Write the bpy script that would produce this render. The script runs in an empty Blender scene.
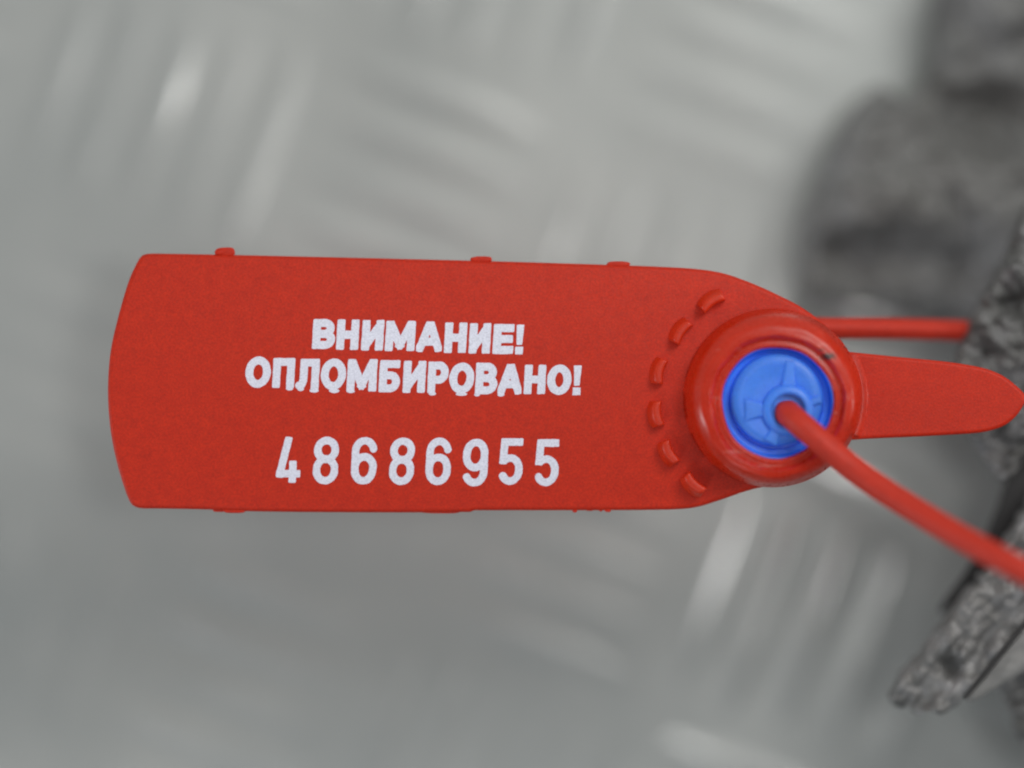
import bpy, bmesh, math, random
import numpy as np
from mathutils import Vector, noise, Matrix

random.seed(7)
S = 1e-4            # one photograph pixel at the seal's own distance = 0.1 mm
D = 0.42            # camera to the seal face
sc = bpy.context.scene
col = sc.collection

# ------------------------------------------------------------------ camera
cam_d = bpy.data.cameras.new('camera')
cam = bpy.data.objects.new('camera', cam_d)
col.objects.link(cam)
cam.location = (0, 0, D)
cam_d.sensor_width = 36
cam_d.lens = 36 * D / (1024 * S)
cam_d.clip_start = 0.01
cam_d.clip_end = 20
cam_d.dof.use_dof = True
cam_d.dof.focus_distance = D
cam_d.dof.aperture_fstop = 3.7
cam_d.dof.aperture_blades = 9
cam_d.dof.aperture_rotation = 0.3
sc.camera = cam

# ------------------------------------------------------------------ light
w = bpy.data.worlds.new('World')
sc.world = w
w.use_nodes = True
bg = w.node_tree.nodes['Background']
# a soft grey surrounding, brighter towards the top of the picture
_nt = w.node_tree
_tc = _nt.nodes.new('ShaderNodeTexCoord')
_mp = _nt.nodes.new('ShaderNodeVectorMath'); _mp.operation = 'DOT_PRODUCT'; _mp.inputs[1].default_value = (0.26, 0.86, 0.42)
_rp = _nt.nodes.new('ShaderNodeValToRGB')
_rp.color_ramp.elements[0].position = 0.56; _rp.color_ramp.elements[0].color = (0.31, 0.34, 0.36, 1)
_rp.color_ramp.elements[1].position = 0.90; _rp.color_ramp.elements[1].color = (1.0, 1.0, 0.95, 1)
_ad = _nt.nodes.new('ShaderNodeMath'); _ad.operation = 'MULTIPLY_ADD'; _ad.inputs[1].default_value = 0.5; _ad.inputs[2].default_value = 0.5
_sx = _nt.nodes.new('ShaderNodeSeparateXYZ')
_ab = _nt.nodes.new('ShaderNodeMath'); _ab.operation = 'ABSOLUTE'
_pw = _nt.nodes.new('ShaderNodeMath'); _pw.operation = 'POWER'; _pw.inputs[1].default_value = 4.0
_a2 = _nt.nodes.new('ShaderNodeMath'); _a2.operation = 'MULTIPLY_ADD'; _a2.inputs[1].default_value = 0.55
_nt.links.new(_tc.outputs['Generated'], _sx.inputs[0]); _nt.links.new(_sx.outputs['X'], _ab.inputs[0]); _nt.links.new(_ab.outputs[0], _pw.inputs[0])
_nt.links.new(_tc.outputs['Generated'], _mp.inputs[0]); _nt.links.new(_mp.outputs['Value'], _ad.inputs[0])
_nt.links.new(_pw.outputs[0], _a2.inputs[0]); _nt.links.new(_ad.outputs[0], _a2.inputs[2])
_nt.links.new(_a2.outputs[0], _rp.inputs[0]); _nt.links.new(_rp.outputs[0], bg.inputs[0])
bg.inputs[1].default_value = 0.455

def area(name, loc, target, sx, sy, power, color):
    l = bpy.data.lights.new(name, 'AREA')
    l.shape = 'RECTANGLE'
    l.size, l.size_y = sx, sy
    l.energy = power
    l.color = color
    o = bpy.data.objects.new(name, l)
    col.objects.link(o)
    o.location = loc
    o.rotation_euler = (Vector(target) - Vector(loc)).to_track_quat('-Z', 'Y').to_euler()
    return o

area('window_light', (0.18, 0.19, 0.30), (0.01, 0, -0.01), 0.15, 0.13, 0.58, (1.0, 0.985, 0.95))
area('overhead_glint_light', (0.064, 0.004, 0.52), (0.03, 0, -0.03), 0.035, 0.035, 0.16, (1.0, 0.99, 0.96))  # small added lamp that makes the tread bars glint
area('upper_glint_light', (0.085, 0.22, 0.50), (0, 0, -0.03), 0.035, 0.035, 0.09, (1.0, 0.99, 0.96))  # second added lamp, for glints on the crosswise bars
area('left_glint_light', (-0.42, -0.13, 0.07), (0.025, 0, 0), 0.05, 0.06, 0.45, (0.95, 0.97, 1.0))
area('right_glint_light', (0.48, 0.01, 0.10), (0.025, 0, 0), 0.05, 0.06, 0.38, (1.0, 0.98, 0.95))
area('low_fill_light', (-0.14, -0.30, 0.33), (0.02, -0.02, -0.02), 0.12, 0.12, 0.28, (0.95, 0.97, 1.0))  # added fill lamp to lift the dark lower plate

sc.view_settings.view_transform = 'Standard'
sc.view_settings.look = 'None'
sc.view_settings.exposure = 0.0
sc.view_settings.gamma = 1.0
sc.cycles.use_denoising = True
sc.cycles.filter_width = 2.2

# ------------------------------------------------------------------ helpers
def P(px, py, z=0.0):
    """pixel of the photograph -> the world point at height z (metres) seen there"""
    k = (D - z) / D
    return Vector(((px - 512) * S * k, (384 - py) * S * k, z))

def bend(py):
    # the flag is very slightly arched across its width
    return -10.0 * ((py - 384) / 125.0) ** 2

def root(name, loc, label, cat):
    o = bpy.data.objects.new(name, None)
    col.objects.link(o)
    o.location = loc
    o.empty_display_size = 0.005
    o['label'] = label
    o['category'] = cat
    return o

def world_loc(o):
    v = Vector((0, 0, 0))
    while o:
        v += o.location
        o = o.parent
    return v

def obj(name, verts, faces, mat, parent=None, smooth=True, sharp=None, label=None, wn=False):
    off = world_loc(parent) if parent else Vector((0, 0, 0))
    me = bpy.data.meshes.new(name)
    me.from_pydata([tuple(Vector(v) - off) for v in verts], [], faces)
    me.update()
    bm = bmesh.new(); bm.from_mesh(me)
    bmesh.ops.recalc_face_normals(bm, faces=bm.faces)
    bm.to_mesh(me); bm.free()
    if smooth:
        me.polygons.foreach_set('use_smooth', [True] * len(me.polygons))
        if sharp:
            me.set_sharp_from_angle(angle=math.radians(sharp))
    me.materials.append(mat)
    o = bpy.data.objects.new(name, me)
    col.objects.link(o)
    if parent:
        o.parent = parent
    if label:
        o['label'] = label
    if wn:
        m = o.modifiers.new('wn', 'WEIGHTED_NORMAL'); m.keep_sharp = True
    return o

def smooth_poly(pts, n=6, sharp=()):
    """closed Catmull-Rom through the points; indices in sharp stay corners"""
    out = []
    N = len(pts)
    for i in range(N):
        p0, p1, p2, p3 = (Vector(pts[(i + k) % N]) for k in (-1, 0, 1, 2))
        m1 = (p2 - p0) * 0.5
        m2 = (p3 - p1) * 0.5
        L = (p2 - p1).length
        if i in sharp: m1 = (p2 - p1)
        if (i + 1) % N in sharp: m2 = (p2 - p1)
        if m1.length > L: m1 *= L / m1.length
        if m2.length > L: m2 *= L / m2.length
        for k in range(n):
            t = k / n
            out.append(p1 * (2*t**3 - 3*t*t + 1) + m1 * (t**3 - 2*t*t + t) + p2 * (-2*t**3 + 3*t*t) + m2 * (t**3 - t*t))
    return out

def inset_ring(pts, d):
    """offset a closed counter/clockwise outline inwards by d pixels"""
    N = len(pts)
    area2 = sum(pts[i][0]*pts[(i+1) % N][1] - pts[(i+1) % N][0]*pts[i][1] for i in range(N))
    sgn = 1 if area2 > 0 else -1
    out = []
    for i in range(N):
        a, b, c = Vector(pts[i-1]), Vector(pts[i]), Vector(pts[(i+1) % N])
        e1 = (b - a); e2 = (c - b)
        if e1.length < 1e-6: e1 = e2
        if e2.length < 1e-6: e2 = e1
        e1.normalize(); e2.normalize()
        n = Vector((-e1.y - e2.y, e1.x + e2.x))
        n.normalize()
        out.append(b + n * d * sgn)
    return out

def slab(name, pts, z0, z1, bev, mat, parent, bulge=None, label=None, seg=5):
    """outline in pixels, solid between heights z0<z1 (px units), rounded rim of radius bev"""
    rings = []
    steps = [(0, z0 + bev)]
    rings = [(bev, z0), (bev*0.3, z0 + bev*0.3), (0, z0 + bev)]
    for k in range(seg + 1):
        a = k / seg * math.pi / 2
        rings.append((bev * (1 - math.cos(a)), z1 - bev + bev * math.sin(a)))
    V, F = [], []
    N = len(pts)
    for d, z in rings:
        for p in (inset_ring(pts, d) if d > 0 else [Vector(q) for q in pts]):
            zz = z + (bulge(p.x, p.y) if bulge and z > (z0 + z1)/2 else 0)
            q = P(p.x, p.y, 0)
            V.append((q.x, q.y, zz * S))
    for r in range(len(rings) - 1):
        for i in range(N):
            j = (i + 1) % N
            F.append((r*N + i, r*N + j, (r+1)*N + j, (r+1)*N + i))
    F.append(tuple(range(N)))
    F.append(tuple(range((len(rings)-1)*N, len(rings)*N)))
    return obj(name, V, F, mat, parent, label=label, wn=True)

def lathe(name, cx, cy, prof, mat, parent, n=128, wob=None, a0=0, a1=360, shift=None):
    """prof: (radius, height) in px units; open or closed"""
    V, F = [], []
    full = abs(a1 - a0) >= 360
    m = n if full else n + 1
    for i in range(m):
        a = math.radians(a0 + (a1 - a0) * i / n)
        for r, z in prof:
            rr = r + (wob(a, r, z) if wob else 0)
            q = P(cx, cy, 0)
            sx_, sy_ = shift(r) if shift else (0, 0)
            V.append((q.x + sx_*S + rr*S*math.cos(a), q.y - sy_*S + rr*S*math.sin(a), z*S))
    k = len(prof)
    for i in range(n):
        j = (i + 1) % m
        for t in range(k - 1):
            F.append((i*k + t, j*k + t, j*k + t + 1, i*k + t + 1))
    if not full:
        F.append(tuple(range(k))); F.append(tuple((m-1)*k + t for t in range(k)))
    return obj(name, V, F, mat, parent, sharp=50)

def arc_prof(pts, n=5):
    """round every inner corner of a polyline profile: (r, z, radius)"""
    out = []
    for i, (r, z, rad) in enumerate(pts):
        b = Vector((r, z))
        if rad <= 0 or i in (0, len(pts) - 1):
            out.append((r, z)); continue
        a = Vector(pts[i-1][:2]); c = Vector(pts[i+1][:2])
        d1 = (a - b); d2 = (c - b)
        l = min(rad, d1.length * .49, d2.length * .49)
        p1 = b + d1.normalized() * l; p2 = b + d2.normalized() * l
        for k in range(n + 1):
            t = k / n
            q = p1 * (1-t)**2 + b * 2*t*(1-t) + p2 * t*t
            out.append((q.x, q.y))
    return out

# ---- outlines by marching squares: a field f<0 inside, on a grid
def march(f, x0, y0, step):
    ny, nx = f.shape
    V, F, idx = [], [], {}
    def vert(key, p):
        if key not in idx:
            idx[key] = len(V); V.append(p)
        return idx[key]
    ins = f < 0
    any_in = ins[:-1, :-1] | ins[1:, :-1] | ins[:-1, 1:] | ins[1:, 1:]
    for j, i in zip(*np.nonzero(any_in)):
        cs = [(j, i), (j, i+1), (j+1, i+1), (j+1, i)]
        poly = []
        for k in range(4):
            a, b = cs[k], cs[(k+1) % 4]
            fa, fb = f[a], f[b]
            if fa < 0:
                poly.append(vert(a, (x0 + a[1]*step, y0 + a[0]*step)))
            if (fa < 0) != (fb < 0):
                t = fa / (fa - fb)
                lo, hi = (a, b) if a < b else (b, a)
                poly.append(vert((lo, hi), (x0 + (a[1] + (b[1]-a[1])*t)*step, y0 + (a[0] + (b[0]-a[0])*t)*step)))
        if len(poly) >= 3:
            F.append(poly)
    return V, F

def sd_polygon(X, Y, pts):
    d = np.full(X.shape, 1e9)
    inside = np.zeros(X.shape, bool)
    N = len(pts)
    for i in range(N):
        ax, ay = pts[i][0], pts[i][1]
        bx, by = pts[(i+1) % N][0], pts[(i+1) % N][1]
        ex, ey = bx-ax, by-ay
        L = ex*ex + ey*ey + 1e-12
        t = np.clip(((X-ax)*ex + (Y-ay)*ey)/L, 0, 1)
        d = np.minimum(d, np.hypot(X-ax-t*ex, Y-ay-t*ey))
        c = ((ay > Y) != (by > Y))
        with np.errstate(divide='ignore', invalid='ignore'):
            xi = ex*(Y-ay)/(ey if abs(ey) > 1e-9 else 1e-9) + ax
        inside ^= c & (X < xi)
    return np.where(inside, -d, d)

# ------------------------------------------------------------------ materials
def mat(name):
    m = bpy.data.materials.new(name)
    m.use_nodes = True
    nt = m.node_tree
    return m, nt, nt.nodes['Principled BSDF']

def N_(nt, t, **kw):
    n = nt.nodes.new(t)
    for k, v in kw.items():
        if k.startswith('i_'):
            key = k[2:]
            n.inputs[int(key) if key.isdigit() else key].default_value = v
        else:
            setattr(n, k, v)
    return n

def ramp(nt, fac, stops):
    r = nt.nodes.new('ShaderNodeValToRGB')
    while len(r.color_ramp.elements) < len(stops):
        r.color_ramp.elements.new(0.5)
    for e, (p, c) in zip(r.color_ramp.elements, stops):
        e.position = p; e.color = c
    nt.links.new(fac, r.inputs[0])
    return r

def noise_tex(nt, scale, detail=3, rough=0.55, vec=None, dim='3D'):
    n = N_(nt, 'ShaderNodeTexNoise')
    n.inputs['Scale'].default_value = scale
    n.inputs['Detail'].default_value = detail
    n.inputs['Roughness'].default_value = rough
    if vec is None:
        vec = nt.nodes.new('ShaderNodeNewGeometry').outputs['Position']
    nt.links.new(vec, n.inputs['Vector'])
    return n

def plastic(name, base, dark, rough=0.42, grain=6500, gs=0.35, sss=0.0, blot=900, spec=0.5, gd=2e-5, rd=0.12):
    m, nt, b = mat(name)
    n1 = noise_tex(nt, blot, 4)
    r = ramp(nt, n1.outputs['Fac'], [(0.3, (*dark, 1)), (0.7, (*base, 1))])
    # pigment speckle
    n2 = noise_tex(nt, grain*1.3, 2)
    mx = N_(nt, 'ShaderNodeMix', data_type='RGBA', blend_type='MULTIPLY')
    mx.inputs[0].default_value = 1.0
    r2 = ramp(nt, n2.outputs['Fac'], [(0.3, (0.80, 0.80, 0.80, 1)), (0.7, (1.12, 1.12, 1.12, 1))])
    nt.links.new(r.outputs[0], mx.inputs[6]); nt.links.new(r2.outputs[0], mx.inputs[7])
    nt.links.new(mx.outputs[2], b.inputs['Base Color'])
    n3 = noise_tex(nt, 2200, 3)
    mr = N_(nt, 'ShaderNodeMapRange'); mr.inputs[3].default_value = rough - rd; mr.inputs[4].default_value = rough + rd
    nt.links.new(n3.outputs['Fac'], mr.inputs[0]); nt.links.new(mr.outputs[0], b.inputs['Roughness'])
    g = noise_tex(nt, grain, 3)
    bp = N_(nt, 'ShaderNodeBump'); bp.inputs['Strength'].default_value = gs; bp.inputs['Distance'].default_value = gd
    nt.links.new(g.outputs['Fac'], bp.inputs['Height'])
    bp2 = N_(nt, 'ShaderNodeBump'); bp2.inputs['Strength'].default_value = 0.5; bp2.inputs['Distance'].default_value = 8e-5
    big = noise_tex(nt, 260, 2)
    nt.links.new(big.outputs['Fac'], bp2.inputs['Height']); nt.links.new(bp.outputs[0], bp2.inputs['Normal'])
    nt.links.new(bp2.outputs[0], b.inputs['Normal'])
    b.inputs['Specular IOR Level'].default_value = spec
    if sss:
        b.inputs['Subsurface Weight'].default_value = sss
        b.inputs['Subsurface Radius'].default_value = (1.0, 0.25, 0.1)
        b.inputs['Subsurface Scale'].default_value = 0.0008
    return m, nt, b

RED, RED_D = (0.62, 0.022, 0.0010), (0.555, 0.017, 0.0007)
M_flag, _, _ = plastic('red_matt_plastic', RED, RED_D, rough=0.55, sss=0.06, spec=0.38, gs=1.0, grain=3800)
M_ring, nt_r, b_r = plastic('red_smooth_plastic', (0.62, 0.028, 0.006), (0.56, 0.022, 0.004), rough=0.28, spec=0.46, rd=0.06, gs=0.15, sss=0.4, blot=500)
M_tooth, _, _ = plastic('red_translucent_plastic', (0.66, 0.034, 0.006), (0.60, 0.028, 0.004), rough=0.42, spec=0.4, gs=0.3, sss=0.35)
M_cord, _, _ = plastic('red_cord_plastic', (0.62, 0.036, 0.016), (0.52, 0.032, 0.016), rough=0.55, spec=0.35, gs=0.6, blot=1500)
M_blue, _, _ = plastic('blue_plastic', (0.065, 0.27, 1.0), (0.055, 0.24, 0.98), rough=0.40, gs=0.2, sss=0.12, blot=700)
M_ink, _, _ = plastic('white_ink', (0.86, 0.87, 1.0), (0.81, 0.82, 0.97), rough=0.5, gs=0.2, grain=5000, blot=2500)

# dirt in the collar's corners: dark smudges with shapes of their own; pale strokes besides
def add_smudges_glints(nt, b, spots):
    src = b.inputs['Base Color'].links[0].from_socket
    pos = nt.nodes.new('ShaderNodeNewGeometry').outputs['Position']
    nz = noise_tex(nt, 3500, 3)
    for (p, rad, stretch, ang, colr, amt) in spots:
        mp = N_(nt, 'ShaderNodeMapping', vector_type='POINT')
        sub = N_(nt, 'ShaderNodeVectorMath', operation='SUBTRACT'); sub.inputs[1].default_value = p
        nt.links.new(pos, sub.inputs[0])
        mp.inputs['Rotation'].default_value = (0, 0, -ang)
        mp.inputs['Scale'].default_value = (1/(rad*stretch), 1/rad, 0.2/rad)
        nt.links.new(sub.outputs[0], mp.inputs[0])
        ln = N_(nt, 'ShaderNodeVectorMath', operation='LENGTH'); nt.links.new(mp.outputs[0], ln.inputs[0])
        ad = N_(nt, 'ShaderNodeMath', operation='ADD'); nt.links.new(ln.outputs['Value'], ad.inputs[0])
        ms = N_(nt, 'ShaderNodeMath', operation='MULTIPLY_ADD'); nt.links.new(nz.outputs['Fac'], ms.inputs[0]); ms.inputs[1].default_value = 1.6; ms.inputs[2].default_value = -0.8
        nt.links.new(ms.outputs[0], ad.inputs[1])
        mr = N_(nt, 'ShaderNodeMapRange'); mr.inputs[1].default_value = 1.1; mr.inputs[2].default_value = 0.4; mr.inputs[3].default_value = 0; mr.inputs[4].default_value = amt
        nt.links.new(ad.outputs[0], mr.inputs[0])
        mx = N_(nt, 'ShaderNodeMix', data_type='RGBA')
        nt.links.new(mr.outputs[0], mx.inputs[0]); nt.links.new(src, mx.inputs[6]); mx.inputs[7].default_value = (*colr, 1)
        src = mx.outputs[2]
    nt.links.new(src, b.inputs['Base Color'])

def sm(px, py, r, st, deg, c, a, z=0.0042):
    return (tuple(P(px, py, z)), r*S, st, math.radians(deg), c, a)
DK = (0.03, 0.02, 0.015); PALE = (0.75, 0.35, 0.3)  # pale strokes: scratches, and the lip's sparkle painted into the colour
add_smudges_glints(nt_r, b_r, [
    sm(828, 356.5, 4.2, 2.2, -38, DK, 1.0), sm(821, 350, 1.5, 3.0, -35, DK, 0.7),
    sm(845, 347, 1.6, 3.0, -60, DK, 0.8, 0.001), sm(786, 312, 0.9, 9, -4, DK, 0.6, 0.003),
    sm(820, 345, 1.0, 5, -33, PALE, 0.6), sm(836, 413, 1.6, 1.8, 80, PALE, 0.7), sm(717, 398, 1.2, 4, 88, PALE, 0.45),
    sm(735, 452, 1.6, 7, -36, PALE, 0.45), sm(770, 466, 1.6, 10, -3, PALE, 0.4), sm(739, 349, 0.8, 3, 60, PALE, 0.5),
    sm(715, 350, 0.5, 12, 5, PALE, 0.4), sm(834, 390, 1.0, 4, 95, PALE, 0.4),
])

# bare aluminium of the tread plate
M_plate, nt, b = mat('worn_aluminium')
n1 = noise_tex(nt, 55, 5)
r = ramp(nt, n1.outputs['Fac'], [(0.3, (0.41, 0.43, 0.425, 1)), (0.7, (0.475, 0.49, 0.48, 1))])
nt.links.new(r.outputs[0], b.inputs['Base Color'])
b.inputs['Metallic'].default_value = 0.55
b.inputs['Roughness'].default_value = 0.5
_at = nt.nodes.new('ShaderNodeAttribute'); _at.attribute_name = 'polished'      # the raised bars are rubbed bright
nt.links.new(_at.outputs['Fac'], b.inputs['Coat Weight'])
b.inputs['Coat IOR'].default_value = 2.3
b.inputs['Coat Roughness'].default_value = 0.17
b.inputs['Coat Tint'].default_value = (1, 1, 1, 1)
n2 = noise_tex(nt, 900, 4)
bp = N_(nt, 'ShaderNodeBump'); bp.inputs['Strength'].default_value = 0.25; bp.inputs['Distance'].default_value = 2e-4
nt.links.new(n2.outputs['Fac'], bp.inputs['Height']); nt.links.new(bp.outputs[0], b.inputs['Normal'])

# rough grey cast metal
def rough_metal(name, lo, mid, hi, sc1, sc2, metal=0.42, rough=0.5, bd=5e-4):
    m, nt, b = mat(name)
    n1 = noise_tex(nt, sc1, 4, 0.6)
    r = ramp(nt, n1.outputs['Fac'], [(0.28, (*lo, 1)), (0.5, (*mid, 1)), (0.75, (*hi, 1))])
    nt.links.new(r.outputs[0], b.inputs['Base Color'])
    b.inputs['Metallic'].default_value = metal
    b.inputs['Roughness'].default_value = rough
    n2 = noise_tex(nt, sc2, 5, 0.6)
    bp = N_(nt, 'ShaderNodeBump'); bp.inputs['Strength'].default_value = 1.0; bp.inputs['Distance'].default_value = bd
    nt.links.new(n2.outputs['Fac'], bp.inputs['Height']); nt.links.new(bp.outputs[0], b.inputs['Normal'])
    return m
M_cast = rough_metal('rough_cast_metal', (0.12, 0.12, 0.115), (0.20, 0.20, 0.20), (0.34, 0.34, 0.35), 300, 600, bd=1.0e-4)
M_far = rough_metal('weathered_cast_metal', (0.125, 0.122, 0.112), (0.21, 0.21, 0.208), (0.29, 0.295, 0.30), 60, 180, rough=0.6, bd=2e-4)
M_cast_dull = rough_metal('dull_cast_metal', (0.07, 0.07, 0.066), (0.15, 0.15, 0.15), (0.30, 0.30, 0.31), 300, 500, bd=1.2e-4)
M_smooth = rough_metal('smooth_grey_metal', (0.18, 0.18, 0.178), (0.22, 0.22, 0.218), (0.26, 0.26, 0.258), 200, 400, rough=0.4, bd=0.5e-4)
M_black, _, bb = plastic('gap_black', (0.022, 0.021, 0.022), (0.014, 0.013, 0.014), rough=0.6)  # near-black put in for the lug gap's shade and the seam

# ------------------------------------------------------------------ the tread plate
ZP = -0.045
def build_plate():
    k = (D - ZP) / D
    p = 263; ang = math.radians(20)
    ca, sa = math.cos(ang), math.sin(ang)
    ox, oy = 163, 112
    x0, x1, y0, y1, st = -1100, 2100, -1000, 1800, 5
    xs = np.arange(x0, x1 + st, st); ys = np.arange(y0, y1 + st, st)
    X, Y = np.meshgrid(xs, ys)
    H = np.zeros(X.shape)
    PL = np.zeros(X.shape)      # how far the bar tops are rubbed bright
    rg = random.Random(3)
    for i in range(-8, 11):
        for j in range(-8, 11):
            cx = ox + i*p*ca - j*p*sa
            cy = oy + i*p*sa + j*p*ca
            if not (x0-200 < cx < x1+200 and y0-200 < cy < y1+200): continue
            vert = (i + j) % 2 == 0
            # the group's bar direction: along v (image downwards) or along u
            if vert: dx, dy, nx, ny = -sa, ca, ca, sa
            else:    dx, dy, nx, ny = ca, sa, -sa, ca
            for b in range(-2, 3):
                # the bars are worn down unevenly across the sheet
                wear = 0.3 if (cx < 130 and 230 < cy < 480) else 0.5 if cy < 330 else 0.6
                pol = 0.55
                if cy < 330 and cx > 560: pol = 0.22
                if 430 < cx < 600 and 480 < cy < 620: pol = 0.4
                if 780 < cx < 850 and 600 < cy < 660: wear, pol = 1.15, 1.5
                bx = cx + nx*b*54 + rg.uniform(-2, 2); by = cy + ny*b*54 + rg.uniform(-2, 2)
                L, W, hh = 112*rg.uniform(.93,1.05), 16*rg.uniform(.9,1.1), 3.0 * rg.uniform(.6, 1.3)
                pb = rg.uniform(0.45, 1.25)
                a0 = rg.uniform(-80, 20)
                if pol > 1: pb, a0 = 1.3, -72 + rg.uniform(-8, 8)
                sx = (X > bx-130) & (X < bx+130) & (Y > by-130) & (Y < by+130)
                a = (X[sx]-bx)*dx + (Y[sx]-by)*dy
                c = (X[sx]-bx)*nx + (Y[sx]-by)*ny
                t = np.clip(np.abs(a/L), 0, 1)
                wd = W * np.clip(1 - t**2.2, 0, 1)**0.7 + 1e-3
                q = np.clip(1 - (c/wd)**2, 0, 1)
                hl = (1 - t**4)**0.9 * (1 + 0.22*np.sin(a/31.0 + rg.uniform(0, 6)))
                hb = wear * hh * (q**0.9) * hl
                spot = 0.45 + 1.1*np.exp(-((a-a0)/32.0)**2)
                PL[sx] = np.maximum(PL[sx], np.clip(hb/0.7, 0, 1) * pol * pb * spot)
                H[sx] = np.maximum(H[sx], hb)
    polished = np.clip(PL, 0, 1)
    H += 1.6*np.sin(X/173.0+1)*np.sin(Y/141.0) + 1.6*np.sin(X/71.0+Y/93.0+2)*np.sin(Y/67.0-X/121.0)   # the sheet is not quite flat
    ny_, nx_ = X.shape
    V = np.stack([(X.ravel()-512)*S*k, (384-Y.ravel())*S*k, ZP + H.ravel()*S], 1)
    ids = np.arange(nx_*ny_).reshape(ny_, nx_)
    Q = np.stack([ids[:-1,:-1].ravel(), ids[1:,:-1].ravel(), ids[1:,1:].ravel(), ids[:-1,1:].ravel()], 1)
    # far border, so that the sheet runs on past what the lens can see
    me = bpy.data.meshes.new('tread_plate')
    me.from_pydata(V.tolist(), [], Q.tolist())
    me.polygons.foreach_set('use_smooth', [True]*len(me.polygons))
    me.materials.append(M_plate)
    me.attributes.new('polished', 'FLOAT', 'POINT').data.foreach_set('value', polished.ravel().astype(np.float32))
    o = bpy.data.objects.new('tread_plate_floor', me)
    col.objects.link(o)
    o['kind'] = 'structure'
build_plate()

# ------------------------------------------------------------------ the metal bracket
def rough_solid(name, pts, z0, thick, hfun, step, m, parent, edge=10, edge_drop=8, jag=2.5, label=None, jf=0.08):
    """irregular cast lump: outline in pixels at height z0 (m); hfun in px adds to its face"""
    pts = smooth_poly(pts, 5)
    xs = [p[0] for p in pts]; ys = [p[1] for p in pts]
    x0, y0 = min(xs)-8, min(ys)-8
    nx = int((max(xs)+8-x0)/step)+2; ny = int((max(ys)+8-y0)/step)+2
    X, Y = np.meshgrid(x0+np.arange(nx)*step, y0+np.arange(ny)*step)
    f = sd_polygon(X, Y, pts)
    jn = np.zeros(f.shape)
    for j, i in zip(*np.nonzero(np.abs(f) < jag*3+2)):
        jn[j, i] = noise.fractal(Vector((X[j,i]*jf, Y[j,i]*jf, z0*900)), 1.0, 2.0, 3)
    f = f + jn * jag
    V2, F2 = march(f, x0, y0, step)
    sd = sd_polygon(np.array([v[0] for v in V2]), np.array([v[1] for v in V2]), pts)
    n = len(V2)
    k = (D - z0)/D
    V, F = [], []
    for (x, y), d in zip(V2, sd):
        t = min(1, max(0, (-d+jag)/edge))
        drop = edge_drop * (1 - math.sqrt(max(0, 1-(1-t)**2)))
        V.append(((x-512)*S*k, (384-y)*S*k, z0 + (hfun(x, y) - drop)*S))
    for (x, y), v in zip(V2, list(V)):
        V.append((v[0], v[1], min(z0 - thick, v[2]-0.0004)))
    cnt = {}
    for poly in F2:
        F.append(tuple(poly)); F.append(tuple(q+n for q in reversed(poly)))
        for a, b in zip(poly, poly[1:]+poly[:1]):
            cnt[(a, b)] = 1
    for (a, b) in list(cnt):
        if (b, a) not in cnt:
            F.append((b, a, a+n, b+n))
    return obj(name, V, F, m, parent, sharp=60, label=label)

def fbm(x, y, s, o=4, z=0.0):
    return noise.fractal(Vector((x/s, y/s, z)), 1.0, 2.0, o)
def gauss(x, y, cx, cy, sx, sy):
    return math.exp(-((x-cx)/sx)**2 - ((y-cy)/sy)**2)

bracket = root('metal_bracket', P(1230, 420, ZP), 'rough dark grey cast metal bracket with jagged lugs at the right edge of the picture', 'bracket')

def h_far(x, y):
    h = 60*gauss(x, y, 870, 170, 60, 75) + 60*gauss(x, y, 1010, 215, 60, 60) + 45*gauss(x, y, 1000, 20, 70, 45)
    h += 30*gauss(x, y, 945, 180, 40, 60) - 45*gauss(x, y, 975, 110, 45, 30) - 22*gauss(x, y, 850, 262, 60, 26) - 22*gauss(x, y, 960, 265, 22, 26)
    return h + 26*fbm(x, y, 60, 4) + 6*fbm(x, y, 14, 3)
rough_solid('far_shoulder', [(802,285),(806,225),(828,160),(850,108),(880,84),(905,100),(930,78),(938,30),(946,-40),(1010,-120),(1360,-120),(1380,150),(1360,330),(1150,330),(1040,318),(960,312),(880,306),(820,304)],
            -0.035, 0.0095, h_far, 4, M_far, bracket, edge=30, edge_drop=45, jag=6, jf=0.02)

def h_up(x, y):
    return 20*fbm(x, y, 36, 3) + 7*fbm(x, y, 15, 3)
rough_solid('upper_lug', [(1345,120),(1100,150),(1028,208),(1012,245),(994,282),(978,308),(966,334),(957,366),(955,395),(964,430),(978,444),(990,466),(1003,482),(1018,468),(1040,440),(1090,420),(1345,420)],
            -0.0100, 0.004, h_up, 2, M_cast_dull, bracket, edge=14, edge_drop=22, jag=4)

def h_low(x, y):
    # ridges running down-left along the lug
    a = (x*0.55 - y*0.83)
    return 14*fbm((x*0.83+y*0.55)*1.6, a*0.5, 44, 3) + 4*fbm(x, y, 14, 3) - 2 - 16*gauss(x, y, 951, 668, 9, 8) + 14*gauss(x, y, 962, 655, 5, 13)
rough_solid('lower_lug', [(1345,470),(1060,470),(1030,506),(1010,538),(990,570),(968,594),(950,614),(932,640),(915,662),(898,684),(894,702),(912,711),(935,714),(952,710),(964,695),(986,670),(1010,646),(1040,612),(1080,590),(1345,570)],
            -0.0065, 0.0045, h_low, 2, M_cast, bracket, edge=12, edge_drop=16, jag=4)
rough_solid('flat_plate_edge', [(1345,240),(1150,472),(1080,560),(1024,630),(985,678),(967,700),(976,701),(1000,686),(1024,672),(1060,652),(1150,580),(1345,520)],
            -0.0062, 0.003, lambda x, y: 1.5*fbm(x, y, 30), 2.5, M_smooth, bracket, edge=3, edge_drop=1.5, jag=0.5)
def h_d(x, y):
    return 18*fbm(x, y, 22, 5)
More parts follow.
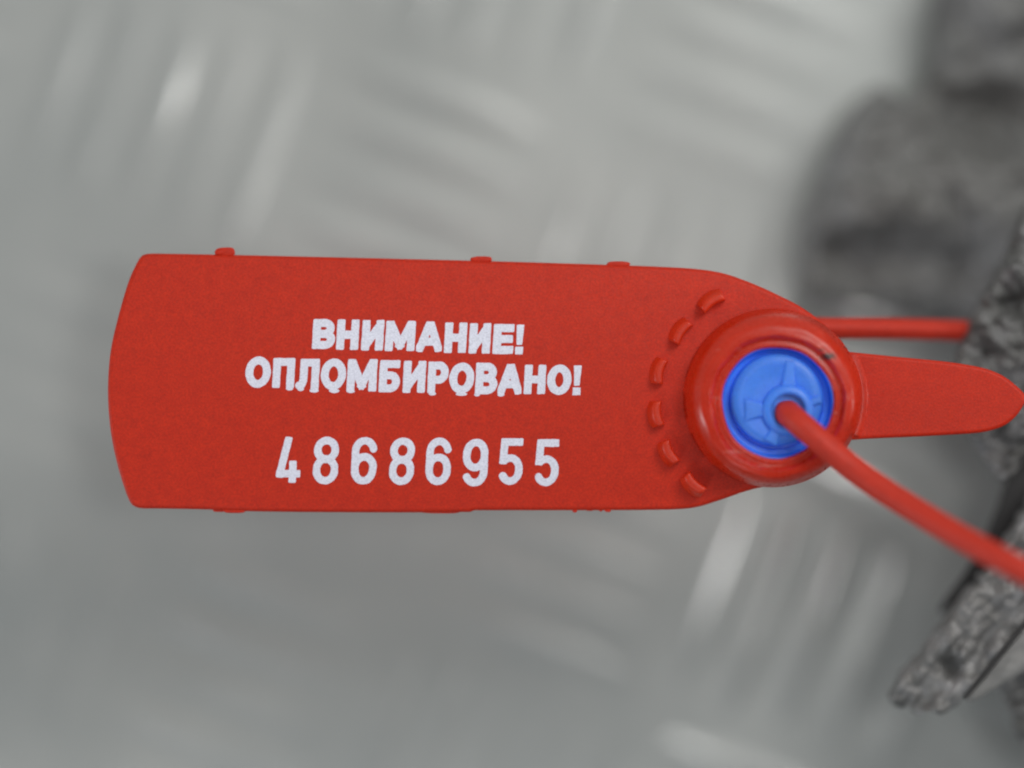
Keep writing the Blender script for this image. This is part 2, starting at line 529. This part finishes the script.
rough_solid('side_lug', [(1345,630),(1060,640),(1018,662),(1000,676),(1004,696),(1012,716),(1020,740),(1034,752),(1050,780),(1345,790)],
            -0.0125, 0.004, h_d, 2.5, M_cast, bracket, edge=16, edge_drop=22, jag=5)
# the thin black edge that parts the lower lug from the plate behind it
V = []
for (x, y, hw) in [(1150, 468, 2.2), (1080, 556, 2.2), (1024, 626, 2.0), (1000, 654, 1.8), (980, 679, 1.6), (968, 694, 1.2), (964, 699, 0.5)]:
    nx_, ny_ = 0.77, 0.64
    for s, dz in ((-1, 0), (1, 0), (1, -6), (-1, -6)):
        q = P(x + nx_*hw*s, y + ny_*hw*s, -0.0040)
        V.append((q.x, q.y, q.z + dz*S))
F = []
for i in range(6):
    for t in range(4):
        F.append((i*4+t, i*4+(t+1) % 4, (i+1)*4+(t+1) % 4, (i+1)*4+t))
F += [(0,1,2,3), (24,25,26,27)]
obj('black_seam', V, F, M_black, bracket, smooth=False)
# the block that carries the lugs, outside the frame
def h_b(x, y): return 18*fbm(x, y, 60, 4)
rough_solid('bracket_block', [(1330,-160),(1560,-160),(1580,420),(1560,860),(1335,850),(1320,420)],
            -0.004, 0.0405, h_b, 8, M_cast, bracket, edge=40, edge_drop=40, jag=6, jf=0.02)

# shaded gap behind the cord, its dark put in as a black strip
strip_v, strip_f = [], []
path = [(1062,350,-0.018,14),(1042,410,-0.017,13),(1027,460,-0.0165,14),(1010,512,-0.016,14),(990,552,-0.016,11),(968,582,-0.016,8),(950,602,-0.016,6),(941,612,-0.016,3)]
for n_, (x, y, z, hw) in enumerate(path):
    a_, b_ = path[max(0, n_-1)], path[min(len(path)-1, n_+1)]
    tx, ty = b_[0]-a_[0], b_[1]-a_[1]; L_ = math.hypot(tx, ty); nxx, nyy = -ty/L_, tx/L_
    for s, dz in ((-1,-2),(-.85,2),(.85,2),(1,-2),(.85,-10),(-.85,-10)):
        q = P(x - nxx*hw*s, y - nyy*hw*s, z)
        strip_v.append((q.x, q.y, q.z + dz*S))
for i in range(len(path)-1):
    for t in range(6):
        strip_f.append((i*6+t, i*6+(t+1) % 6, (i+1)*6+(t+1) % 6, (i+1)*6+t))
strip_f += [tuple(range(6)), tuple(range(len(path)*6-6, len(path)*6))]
st = obj('gap_strip', strip_v, strip_f, M_black, None, sharp=40)
st['label'] = 'narrow black strip standing for the shaded gap between the bracket lugs, crossed by the red cord'
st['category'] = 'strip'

# ------------------------------------------------------------------ the seal
seal = root('security_seal', P(775, 399, 0), 'red plastic security seal with blue insert, white Cyrillic lettering and the number 48686955', 'security seal')

flag_pts = smooth_poly([(152,253),(300,256),(500,261),(640,265.5),(690,268),(720,272),(745,280),(775,293),(805,309),(830,329),(846,350),
                        (852,400),(840,440),(812,468),(775,484),(748,491),(722,500),(695,508),(660,510.3),(560,510.8),(474,510.8),(470,512.5),(400,513),(300,512.5),(235,511.5),(207,510),(160,509),(138,508.5),
                        (130,504),(124,490),(116,462),(110,430),(107.5,392),(110,352),(118,315),(128,280),(137,260),(142,254.5)], 5, sharp=(20, 21))
slab('flag', flag_pts, -14, 0, 4.5, M_flag, seal, seg=6)

flag = [o for o in seal.children if o.name == 'flag'][0]
bm = bmesh.new(); bm.from_mesh(flag.data)
off = world_loc(seal)
for k in range(-12, 13):
    bmesh.ops.bisect_plane(bm, geom=bm.verts[:] + bm.edges[:] + bm.faces[:], plane_co=Vector((0, k*11*S, 0)) - off, plane_no=(0, 1, 0))
for v in bm.verts:
    v.co.z += bend(384 - (v.co.y + off.y)/S) * S
bm.to_mesh(flag.data); bm.free()
# moulding nubs left on the flag's rim
for (x, y, w_, h_, z) in [(224,251.5,20,9,-6),(218,252,9,5,-5),(481,259,22,6,-5),(618,264,24,6,-5),(233,511,22,5,-5),(218,510.5,12,4,-7),(575,510,5,6,-6),(590,509.5,7,4,-6),(601,510,4,4,-6),(608,509.5,7,6,-5),(440,512,40,4,-7)]:
    pts = []
    for i in range(18):
        a = i/18*2*math.pi
        c, s = math.cos(a), math.sin(a)
        rr = 1 + 0.16*noise.noise(Vector((x*0.3 + c, y + s, 0)))
        pts.append((x + w_/2*rr*math.copysign(abs(c)**0.6, c), y + h_/2*rr*math.copysign(abs(s)**0.7, s)))
    slab('mould_nub', pts, z-14, z-7, 1.4, M_flag, seal, seg=3)

# pull tab behind the collar, pointing right
tab_pts = smooth_poly([(800,350),(850,352),(866,353.5),(900,357),(950,362),(984,368),(1002,375),(1016,385),(1026,397),(1020,412),(1006,425),(985,432),(950,435),(900,437.5),(866,439),(850,440),(800,438)], 5)
slab('pull_tab', tab_pts, -16, -2, 4.0, M_flag, seal, seg=6)
lathe('tab_step', 773, 398, arc_prof([(88,-6,0),(95.5,-6,0),(95,1,1.5),(90,1.6,1),(86,1,0)]), M_ring, seal, n=40, a0=-24, a1=28)

# the collar: a thick moulded ring
def wob(a, r, z):
    return 0.6*math.sin(3*a+1)+0.35*math.sin(7*a)+(0.35*math.sin(13*a+z) if z > 40 else 0) if z > 5 else 0
ring_prof = arc_prof([(86,-12,0),(89.6,0,1.5),(88.2,8,2),(83,33,7),(75,43.2,5),(69.5,44,2),(67.8,45.2,1.0),(66.6,44.2,0.8),(62.3,37.0,1.2),(57.2,38.6,1.5),(55.0,35.6,0.4),(54.0,12,0)], 6)
ring = lathe('collar', 772.5, 398, ring_prof, M_ring, seal, n=160, wob=wob, shift=lambda r: (2.6*min(1, max(0, (86-r)/20)), 4.4*min(1, max(0, (86-r)/20))))

# curved teeth round the collar
for (x, y) in [(711,300.5),(680,331),(658,371),(655.5,414),(668,453),(693,485)]:
    ang = math.atan2(398-y, x-775)
    r0 = math.hypot(x-775, 398-y)
    n = 12; da = 13.0/r0
    V, F = [], []
    # (height, outer offset, inner offset, end shrink)
    for (z, ro, ri, sh) in [(-14, 8.0, -6.6, 0), (-1.5, 8.0, -6.6, 0), (4, 6.0, -6.4, .01), (9.5, 3.6, -6.1, .03), (11.5, 2.6, -5.6, .05), (12.5, 1.4, -4.6, .09), (12.8, 0, -3.4, .16)]:
        loop = []
        for side in (0, 1):
            for i in range(n+1):
                t = -1 + 2*i/n
                if side: t = -t
                a = ang - da*t*(1-sh)
                e = abs(t)**4
                r = r0 + ((ro - 1.2*e) if side == 0 else (ri + 0.8*e)) - 2.2*t*t + 0.8
                q = P(775 + r*math.cos(a), 398 - r*math.sin(a), 0)
                loop.append((q.x, q.y, z*S))
        V += loop
    m_ = 2*(n+1)
    for k in range(6):
        for i in range(m_):
            F.append((k*m_+i, k*m_+(i+1) % m_, (k+1)*m_+(i+1) % m_, (k+1)*m_+i))
    F.append(tuple(range(m_)))
    for i in range(n):
        F.append((6*m_+i, 6*m_+i+1, 6*m_+m_-2-i, 6*m_+m_-1-i))
    obj('tooth', V, F, M_tooth, seal, sharp=60)

# blue insert: cup floor, raised disc, hub and ribs
ins_prof = arc_prof([(55.9,6,0),(55.9,35.6,0),(54.9,35.4,0.5),(53,23,2),(47,22,0),(46,20,0),(20,20,0),(0.01,20,0)], 4)
insert = lathe('blue_insert', 774.8, 402.2, ins_prof, M_blue, seal, n=128)
disc_prof = arc_prof([(46.8,16,0),(45.6,32.5,3.5),(39,35.2,5),(24,33.0,2),(15,32.5,0),(0.01,32.5,0)], 6)
lathe('disc', 775, 399.8, disc_prof, M_blue, insert, n=128)
hub_prof = arc_prof([(27,29,0),(25,39,3.5),(18,41,3),(15.3,38,1.5),(14.8,28,0)], 6)
lathe('hub', 785.5, 410, hub_prof, M_blue, insert, n=96)
for (deg, r0, r1, w0, w1) in [(87, 22, 49, 7.5, 4.5), (180, 22, 43, 6, 12), (242, 22, 37, 6, 7.5), (18, 22, 36, 5, 4)]:
    a = math.radians(deg); c, s = math.cos(a), math.sin(a)
    q = []
    for rr, ww in ((r0, w0), (r1, w1)):
        q.append((785 + rr*c - ww*s, 410 - rr*s - ww*c))
    for rr, ww in ((r1, w1), (r0, w0)):
        q.append((785 + rr*c + ww*s, 410 - rr*s + ww*c))
    pts2 = []
    for i in range(4):
        for t in (0, .25, .5, .75):
            pts2.append(Vector(q[i]).lerp(Vector(q[(i+1) % 4]), t))
    slab('rib', pts2, 28, 37.4 if deg != 180 else 36.2, 2.6, M_blue, insert, seg=5)

# ------------------------------------------------------------------ cord
def cord():
    K = [P(785.5,411,0.0018), P(785.8,411.5,0.0030), P(788.5,413.5,0.0043), P(799,423,0.0055), P(819,440,0.0062), P(850,466,0.0065), P(880,488,0.0078), P(915,510,0.0098), P(962,538,0.0135),
         P(1024,571,0.0180), P(1078,598,0.0150), P(1115,595,0.005), P(1135,560,-0.004), P(1140,510,-0.012), P(1125,440,-0.0165), P(1080,370,-0.0165), P(1020,335,-0.0145), P(965,331,-0.0125), P(900,329,-0.0095), P(840,328.5,-0.0068), P(805,329,-0.0055), P(775,340,-0.0045), P(765,372,-0.0038), P(768,395,-0.0028), P(776,402,-0.001)]
    pts = []
    for i in range(len(K)-1):
        p0 = K[max(i-1,0)]; p1 = K[i]; p2 = K[i+1]; p3 = K[min(i+2, len(K)-1)]
        n = 12
        for k in range(n):
            t = k/n
            pts.append(0.5*((2*p1) + (p2-p0)*t + (2*p0-5*p1+4*p2-p3)*t*t + (3*p1-p0-3*p2+p3)*t**3))
    pts.append(K[-1])
    V, F = [], []
    m = 24
    up = Vector((0, 0, 1)); prev = None
    for i, p in enumerate(pts):
        t = (pts[min(i+1, len(pts)-1)] - pts[max(i-1, 0)]).normalized()
        if prev is None:
            x = Vector((-0.6, -0.8, 0)).cross(t).normalized() if abs(t.z) < .99 else Vector((1, 0, 0))
            x = Vector((0.65, 0.76, 0)); x = (x - t*x.dot(t)).normalized()
        else:
            x = (prev - t*prev.dot(t)).normalized()
        prev = x
        y = t.cross(x)
        for k in range(m):
            a = 2*math.pi*k/m
            c, s = math.cos(a), math.sin(a)
            r = 12.1 if i < 150 else 11.4
            # slightly squared section with a shallow mould line
            rr = r * (1 + 0.05*math.cos(4*a)) * (1 + 0.012*noise.noise(p*900))
            V.append(p + x*(c*rr*S) + y*(s*rr*S*0.92))
    for i in range(len(pts)-1):
        for k in range(m):
            F.append((i*m+k, i*m+(k+1) % m, (i+1)*m+(k+1) % m, (i+1)*m+k))
    F += [tuple(range(m)), tuple(range(len(pts)*m-m, len(pts)*m))]
    obj('cord', V, F, M_cord, seal)
cord()

# ------------------------------------------------------------------ printed lettering
def arc(cx, cy, rx, ry, a0, a1, n=14):
    return [(cx + rx*math.cos(math.radians(a0+(a1-a0)*i/n)), cy - ry*math.sin(math.radians(a0+(a1-a0)*i/n))) for i in range(n+1)]
# glyphs: ('b', p, q) box-ended stroke, ('c', points) round stroke; unit box, y downwards
G = {
 'В': [('b',(0,0),(0,1)), ('c',[(0,0),(.5,0)]+arc(.5,.245,.42,.245,90,-90)+[(0,.49)]), ('c',[(0,.49),(.55,.49)]+arc(.55,.745,.45,.255,90,-90)+[(0,1)])],
 'Н': [('b',(0,0),(0,1)), ('b',(1,0),(1,1)), ('b',(0,.5),(1,.5))],
 'И': [('b',(0,0),(0,1)), ('b',(1,0),(1,1)), ('b',(.05,.92),(.95,.08))],
 'М': [('b',(0,0),(0,1)), ('b',(1,0),(1,1)), ('b',(0.06,0.0),(.5,.9)), ('b',(.94,0.0),(.5,.9))],
 'А': [('b',(-.02,1),(.44,0)), ('b',(1.02,1),(.56,0)), ('b',(.25,.72),(.75,.72))],
 'Е': [('b',(0,0),(0,1)), ('b',(0,0),(1,0)), ('b',(0,.5),(.93,.5)), ('b',(0,1),(1,1))],
 'О': [('c', arc(.5,.5,.5,.5,0,360,40))],
 'П': [('b',(0,0),(0,1)), ('b',(1,0),(1,1)), ('b',(0,0),(1,0))],
 'Л': [('b',(.27,0),(1,0)), ('b',(1,0),(1,1)), ('c',[(.27,0),(.27,.5),(.25,.75),(.18,.92),(0,.97)])],
 'Б': [('b',(0,0),(0,1)), ('b',(0,0),(.95,0)), ('c',[(0,.46),(.5,.46)]+arc(.55,.73,.45,.27,90,-90)+[(0,1)])],
 'Р': [('b',(0,0),(0,1)), ('c',[(0,0),(.55,0)]+arc(.55,.3,.45,.3,90,-90)+[(0,.6)])],
 '4': [('b',(.42,0),(.02,.86)), ('b',(.02,.86),(1,.86)), ('b',(.76,.62),(.76,1))],
 '8': [('c', arc(.5,.235,.5,.235,0,360,30)), ('c', arc(.5,.73,.52,.27,0,360,30))],
 '6': [('c', arc(.5,.26,.5,.26,12,180)+[(0,.5),(0,.72)]+arc(.5,.72,.5,.28,180,360)+[(1,.66)]+arc(.5,.66,.5,.26,0,170))],
 '9': [('c', arc(.5,.74,.5,.26,207,360)+[(1,.5),(1,.28)]+arc(.5,.28,.5,.28,0,180)+[(0,.34)]+arc(.5,.34,.5,.28,180,350))],
 '5': [('b',(.1,0),(.95,0)), ('b',(.09,0),(.05,.47)), ('c',[(.1,.47)]+arc(.47,.69,.53,.28,115,0,10)+arc(.5,.72,.5,.28,0,-150,16))],
}
def glyph(ch, x0, x1, yt, yb, hs, skew, seed):
    """letter as one thin printed patch; returns vertices and faces in pixels"""
    step = 0.45
    X, Y = np.meshgrid(np.arange(x0-4, x1+6, step), np.arange(yt-3, yb+3, step))
    U = X - skew*(yb - Y)                     # take the slant out
    f = np.full(X.shape, 50.0)
    ax, bx, ay, by = x0+hs, x1-hs, yt+hs, yb-hs
    m = lambda p: (ax + p[0]*(bx-ax), ay + p[1]*(by-ay))
    if ch == '·':                              # a stray speck of ink
        f = (np.hypot((X-(x0+x1)/2)/((x1-x0)/2), (Y-(yt+yb)/2)/((yb-yt)/2)) - 1) * (yb-yt)/2
    elif ch == '!':
        cx = (x0+x1)/2
        hw = 3.9 - 1.2*np.clip((Y-yt)/(yb-yt), 0, .66)/.66
        shaft = np.maximum(np.abs(U-cx)-hw, np.maximum(yt-Y, Y-(yt+(yb-yt)*0.68)))
        dot = np.maximum(np.abs(U-cx)-3.9, np.maximum((yb-7.8)-Y, Y-yb))
        f = np.minimum(shaft, dot)
    else:
        for g in G[ch]:
            if g[0] == 'b':
                a, b = m(g[1]), m(g[2])
                L = math.hypot(b[0]-a[0], b[1]-a[1]); dx, dy = (b[0]-a[0])/L, (b[1]-a[1])/L
                mx, my = (a[0]+b[0])/2, (a[1]+b[1])/2
                al = np.abs((U-mx)*dx + (Y-my)*dy) - (L/2+hs-1.2)
                ac = np.abs(-(U-mx)*dy + (Y-my)*dx) - (hs-1.2)
                d = np.hypot(np.maximum(al,0), np.maximum(ac,0)) + np.minimum(np.maximum(al,ac),0) - 1.2
                f = np.minimum(f, d)
            else:
                q = [m(p) for p in g[1]]
                for a, b in zip(q, q[1:]):
                    ex, ey = b[0]-a[0], b[1]-a[1]; LL = ex*ex+ey*ey+1e-9
                    t = np.clip(((U-a[0])*ex+(Y-a[1])*ey)/LL, 0, 1)
                    f = np.minimum(f, np.hypot(U-a[0]-t*ex, Y-a[1]-t*ey) - hs)
        f = np.maximum(f, np.maximum(yt-Y, Y-yb))
        f = np.maximum(f, np.maximum(x0-U, U-x1))
    # ink that bled a little
    nz = np.zeros(f.shape)
    near = np.abs(f) < 2
    for j, i in zip(*np.nonzero(near)):
        nz[j, i] = noise.fractal(Vector((X[j,i]*0.2, Y[j,i]*0.2, seed)), 1.0, 2.0, 2)
    return march(f + 0.3*nz, x0-4, yt-3, step)

def text_row(name, chars, hs, skew):
    V, F = [], []
    for k, (ch, x0, x1, yt, yb) in enumerate(chars):
        v, fc = glyph(ch, x0, x1, yt, yb, hs, skew, 3.7*k + len(name))
        o = len(V)
        for (x, y) in v:
            q = P(x, y, 0); V.append((q.x, q.y, ((0.12 if ch == '·' else 0.3) + bend(y))*S))
        F += [tuple(o + i for i in p) for p in fc]
    # give the ink its own small thickness
    n = len(V)
    V2 = V + [(v[0], v[1], v[2]-0.8*S) for v in V]
    cnt = set()
    for p in F:
        for a, b in zip(p, p[1:] + p[:1]): cnt.add((a, b))
    side = [(a, a+n, b+n, b) for (a, b) in cnt if (b, a) not in cnt]
    obj(name, V2, F + side, M_ink, flag, smooth=False)

text_row('warning_lettering', [('В',311.7,334.5,319,349),('Н',335.8,357.9,319.5,349.8),('И',360.9,382.7,320,350.5),('М',384.6,414.3,320.8,351),
    ('А',415.9,441.5,321.5,352),('Н',443.6,465.7,322.4,353),('И',468.3,489.7,323.2,353.5),('Е',492.3,512.9,324,354),('!',514.8,522.8,324.7,354.5)], 4.0, 0.06)
text_row('sealed_lettering', [('О',244.6,270,356.5,387.8),('П',271.9,293.8,358,388),('Л',294.8,318.4,358.8,390),('О',320,345.2,358.5,390),('М',346.4,376,359.2,391.5),
    ('Б',378.4,399.3,360.2,392.3),('И',402.4,424.7,360.8,392.8),('Р',427,447.6,361.6,393.2),('О',448.5,473.5,362.5,393.6),('В',474.8,496.8,362.8,394.2),
    ('А',497.3,521.3,364,394.5),('Н',523.5,544.9,364.8,394),('О',546.4,570.6,364.5,395),('!',572.3,580.3,365.5,395.2),('·',286,293,387,390.3),('·',297.5,304,387,391),('·',309.5,318.5,388.5,392.6),('·',329,339.5,388.8,393),('·',347,355,390,393),('·',428.5,436,392,395.4),('·',456,467,392.4,395.8),('·',474,480,393,396.4),('·',497.5,504.5,393,396.5)], 3.92, 0.055)
text_row('serial_number', [('4',275,299.5,436.7,483),('8',312,337,436.7,484.5),('6',350,375.5,437,484.7),('8',388.2,413,437.4,485.2),
    ('6',424.5,449.8,437.6,485.3),('9',461.3,486.6,438.8,486.6),('5',497.3,521.8,438.3,485),('5',533.2,557.8,439.2,486.3)], 3.75, 0.055)
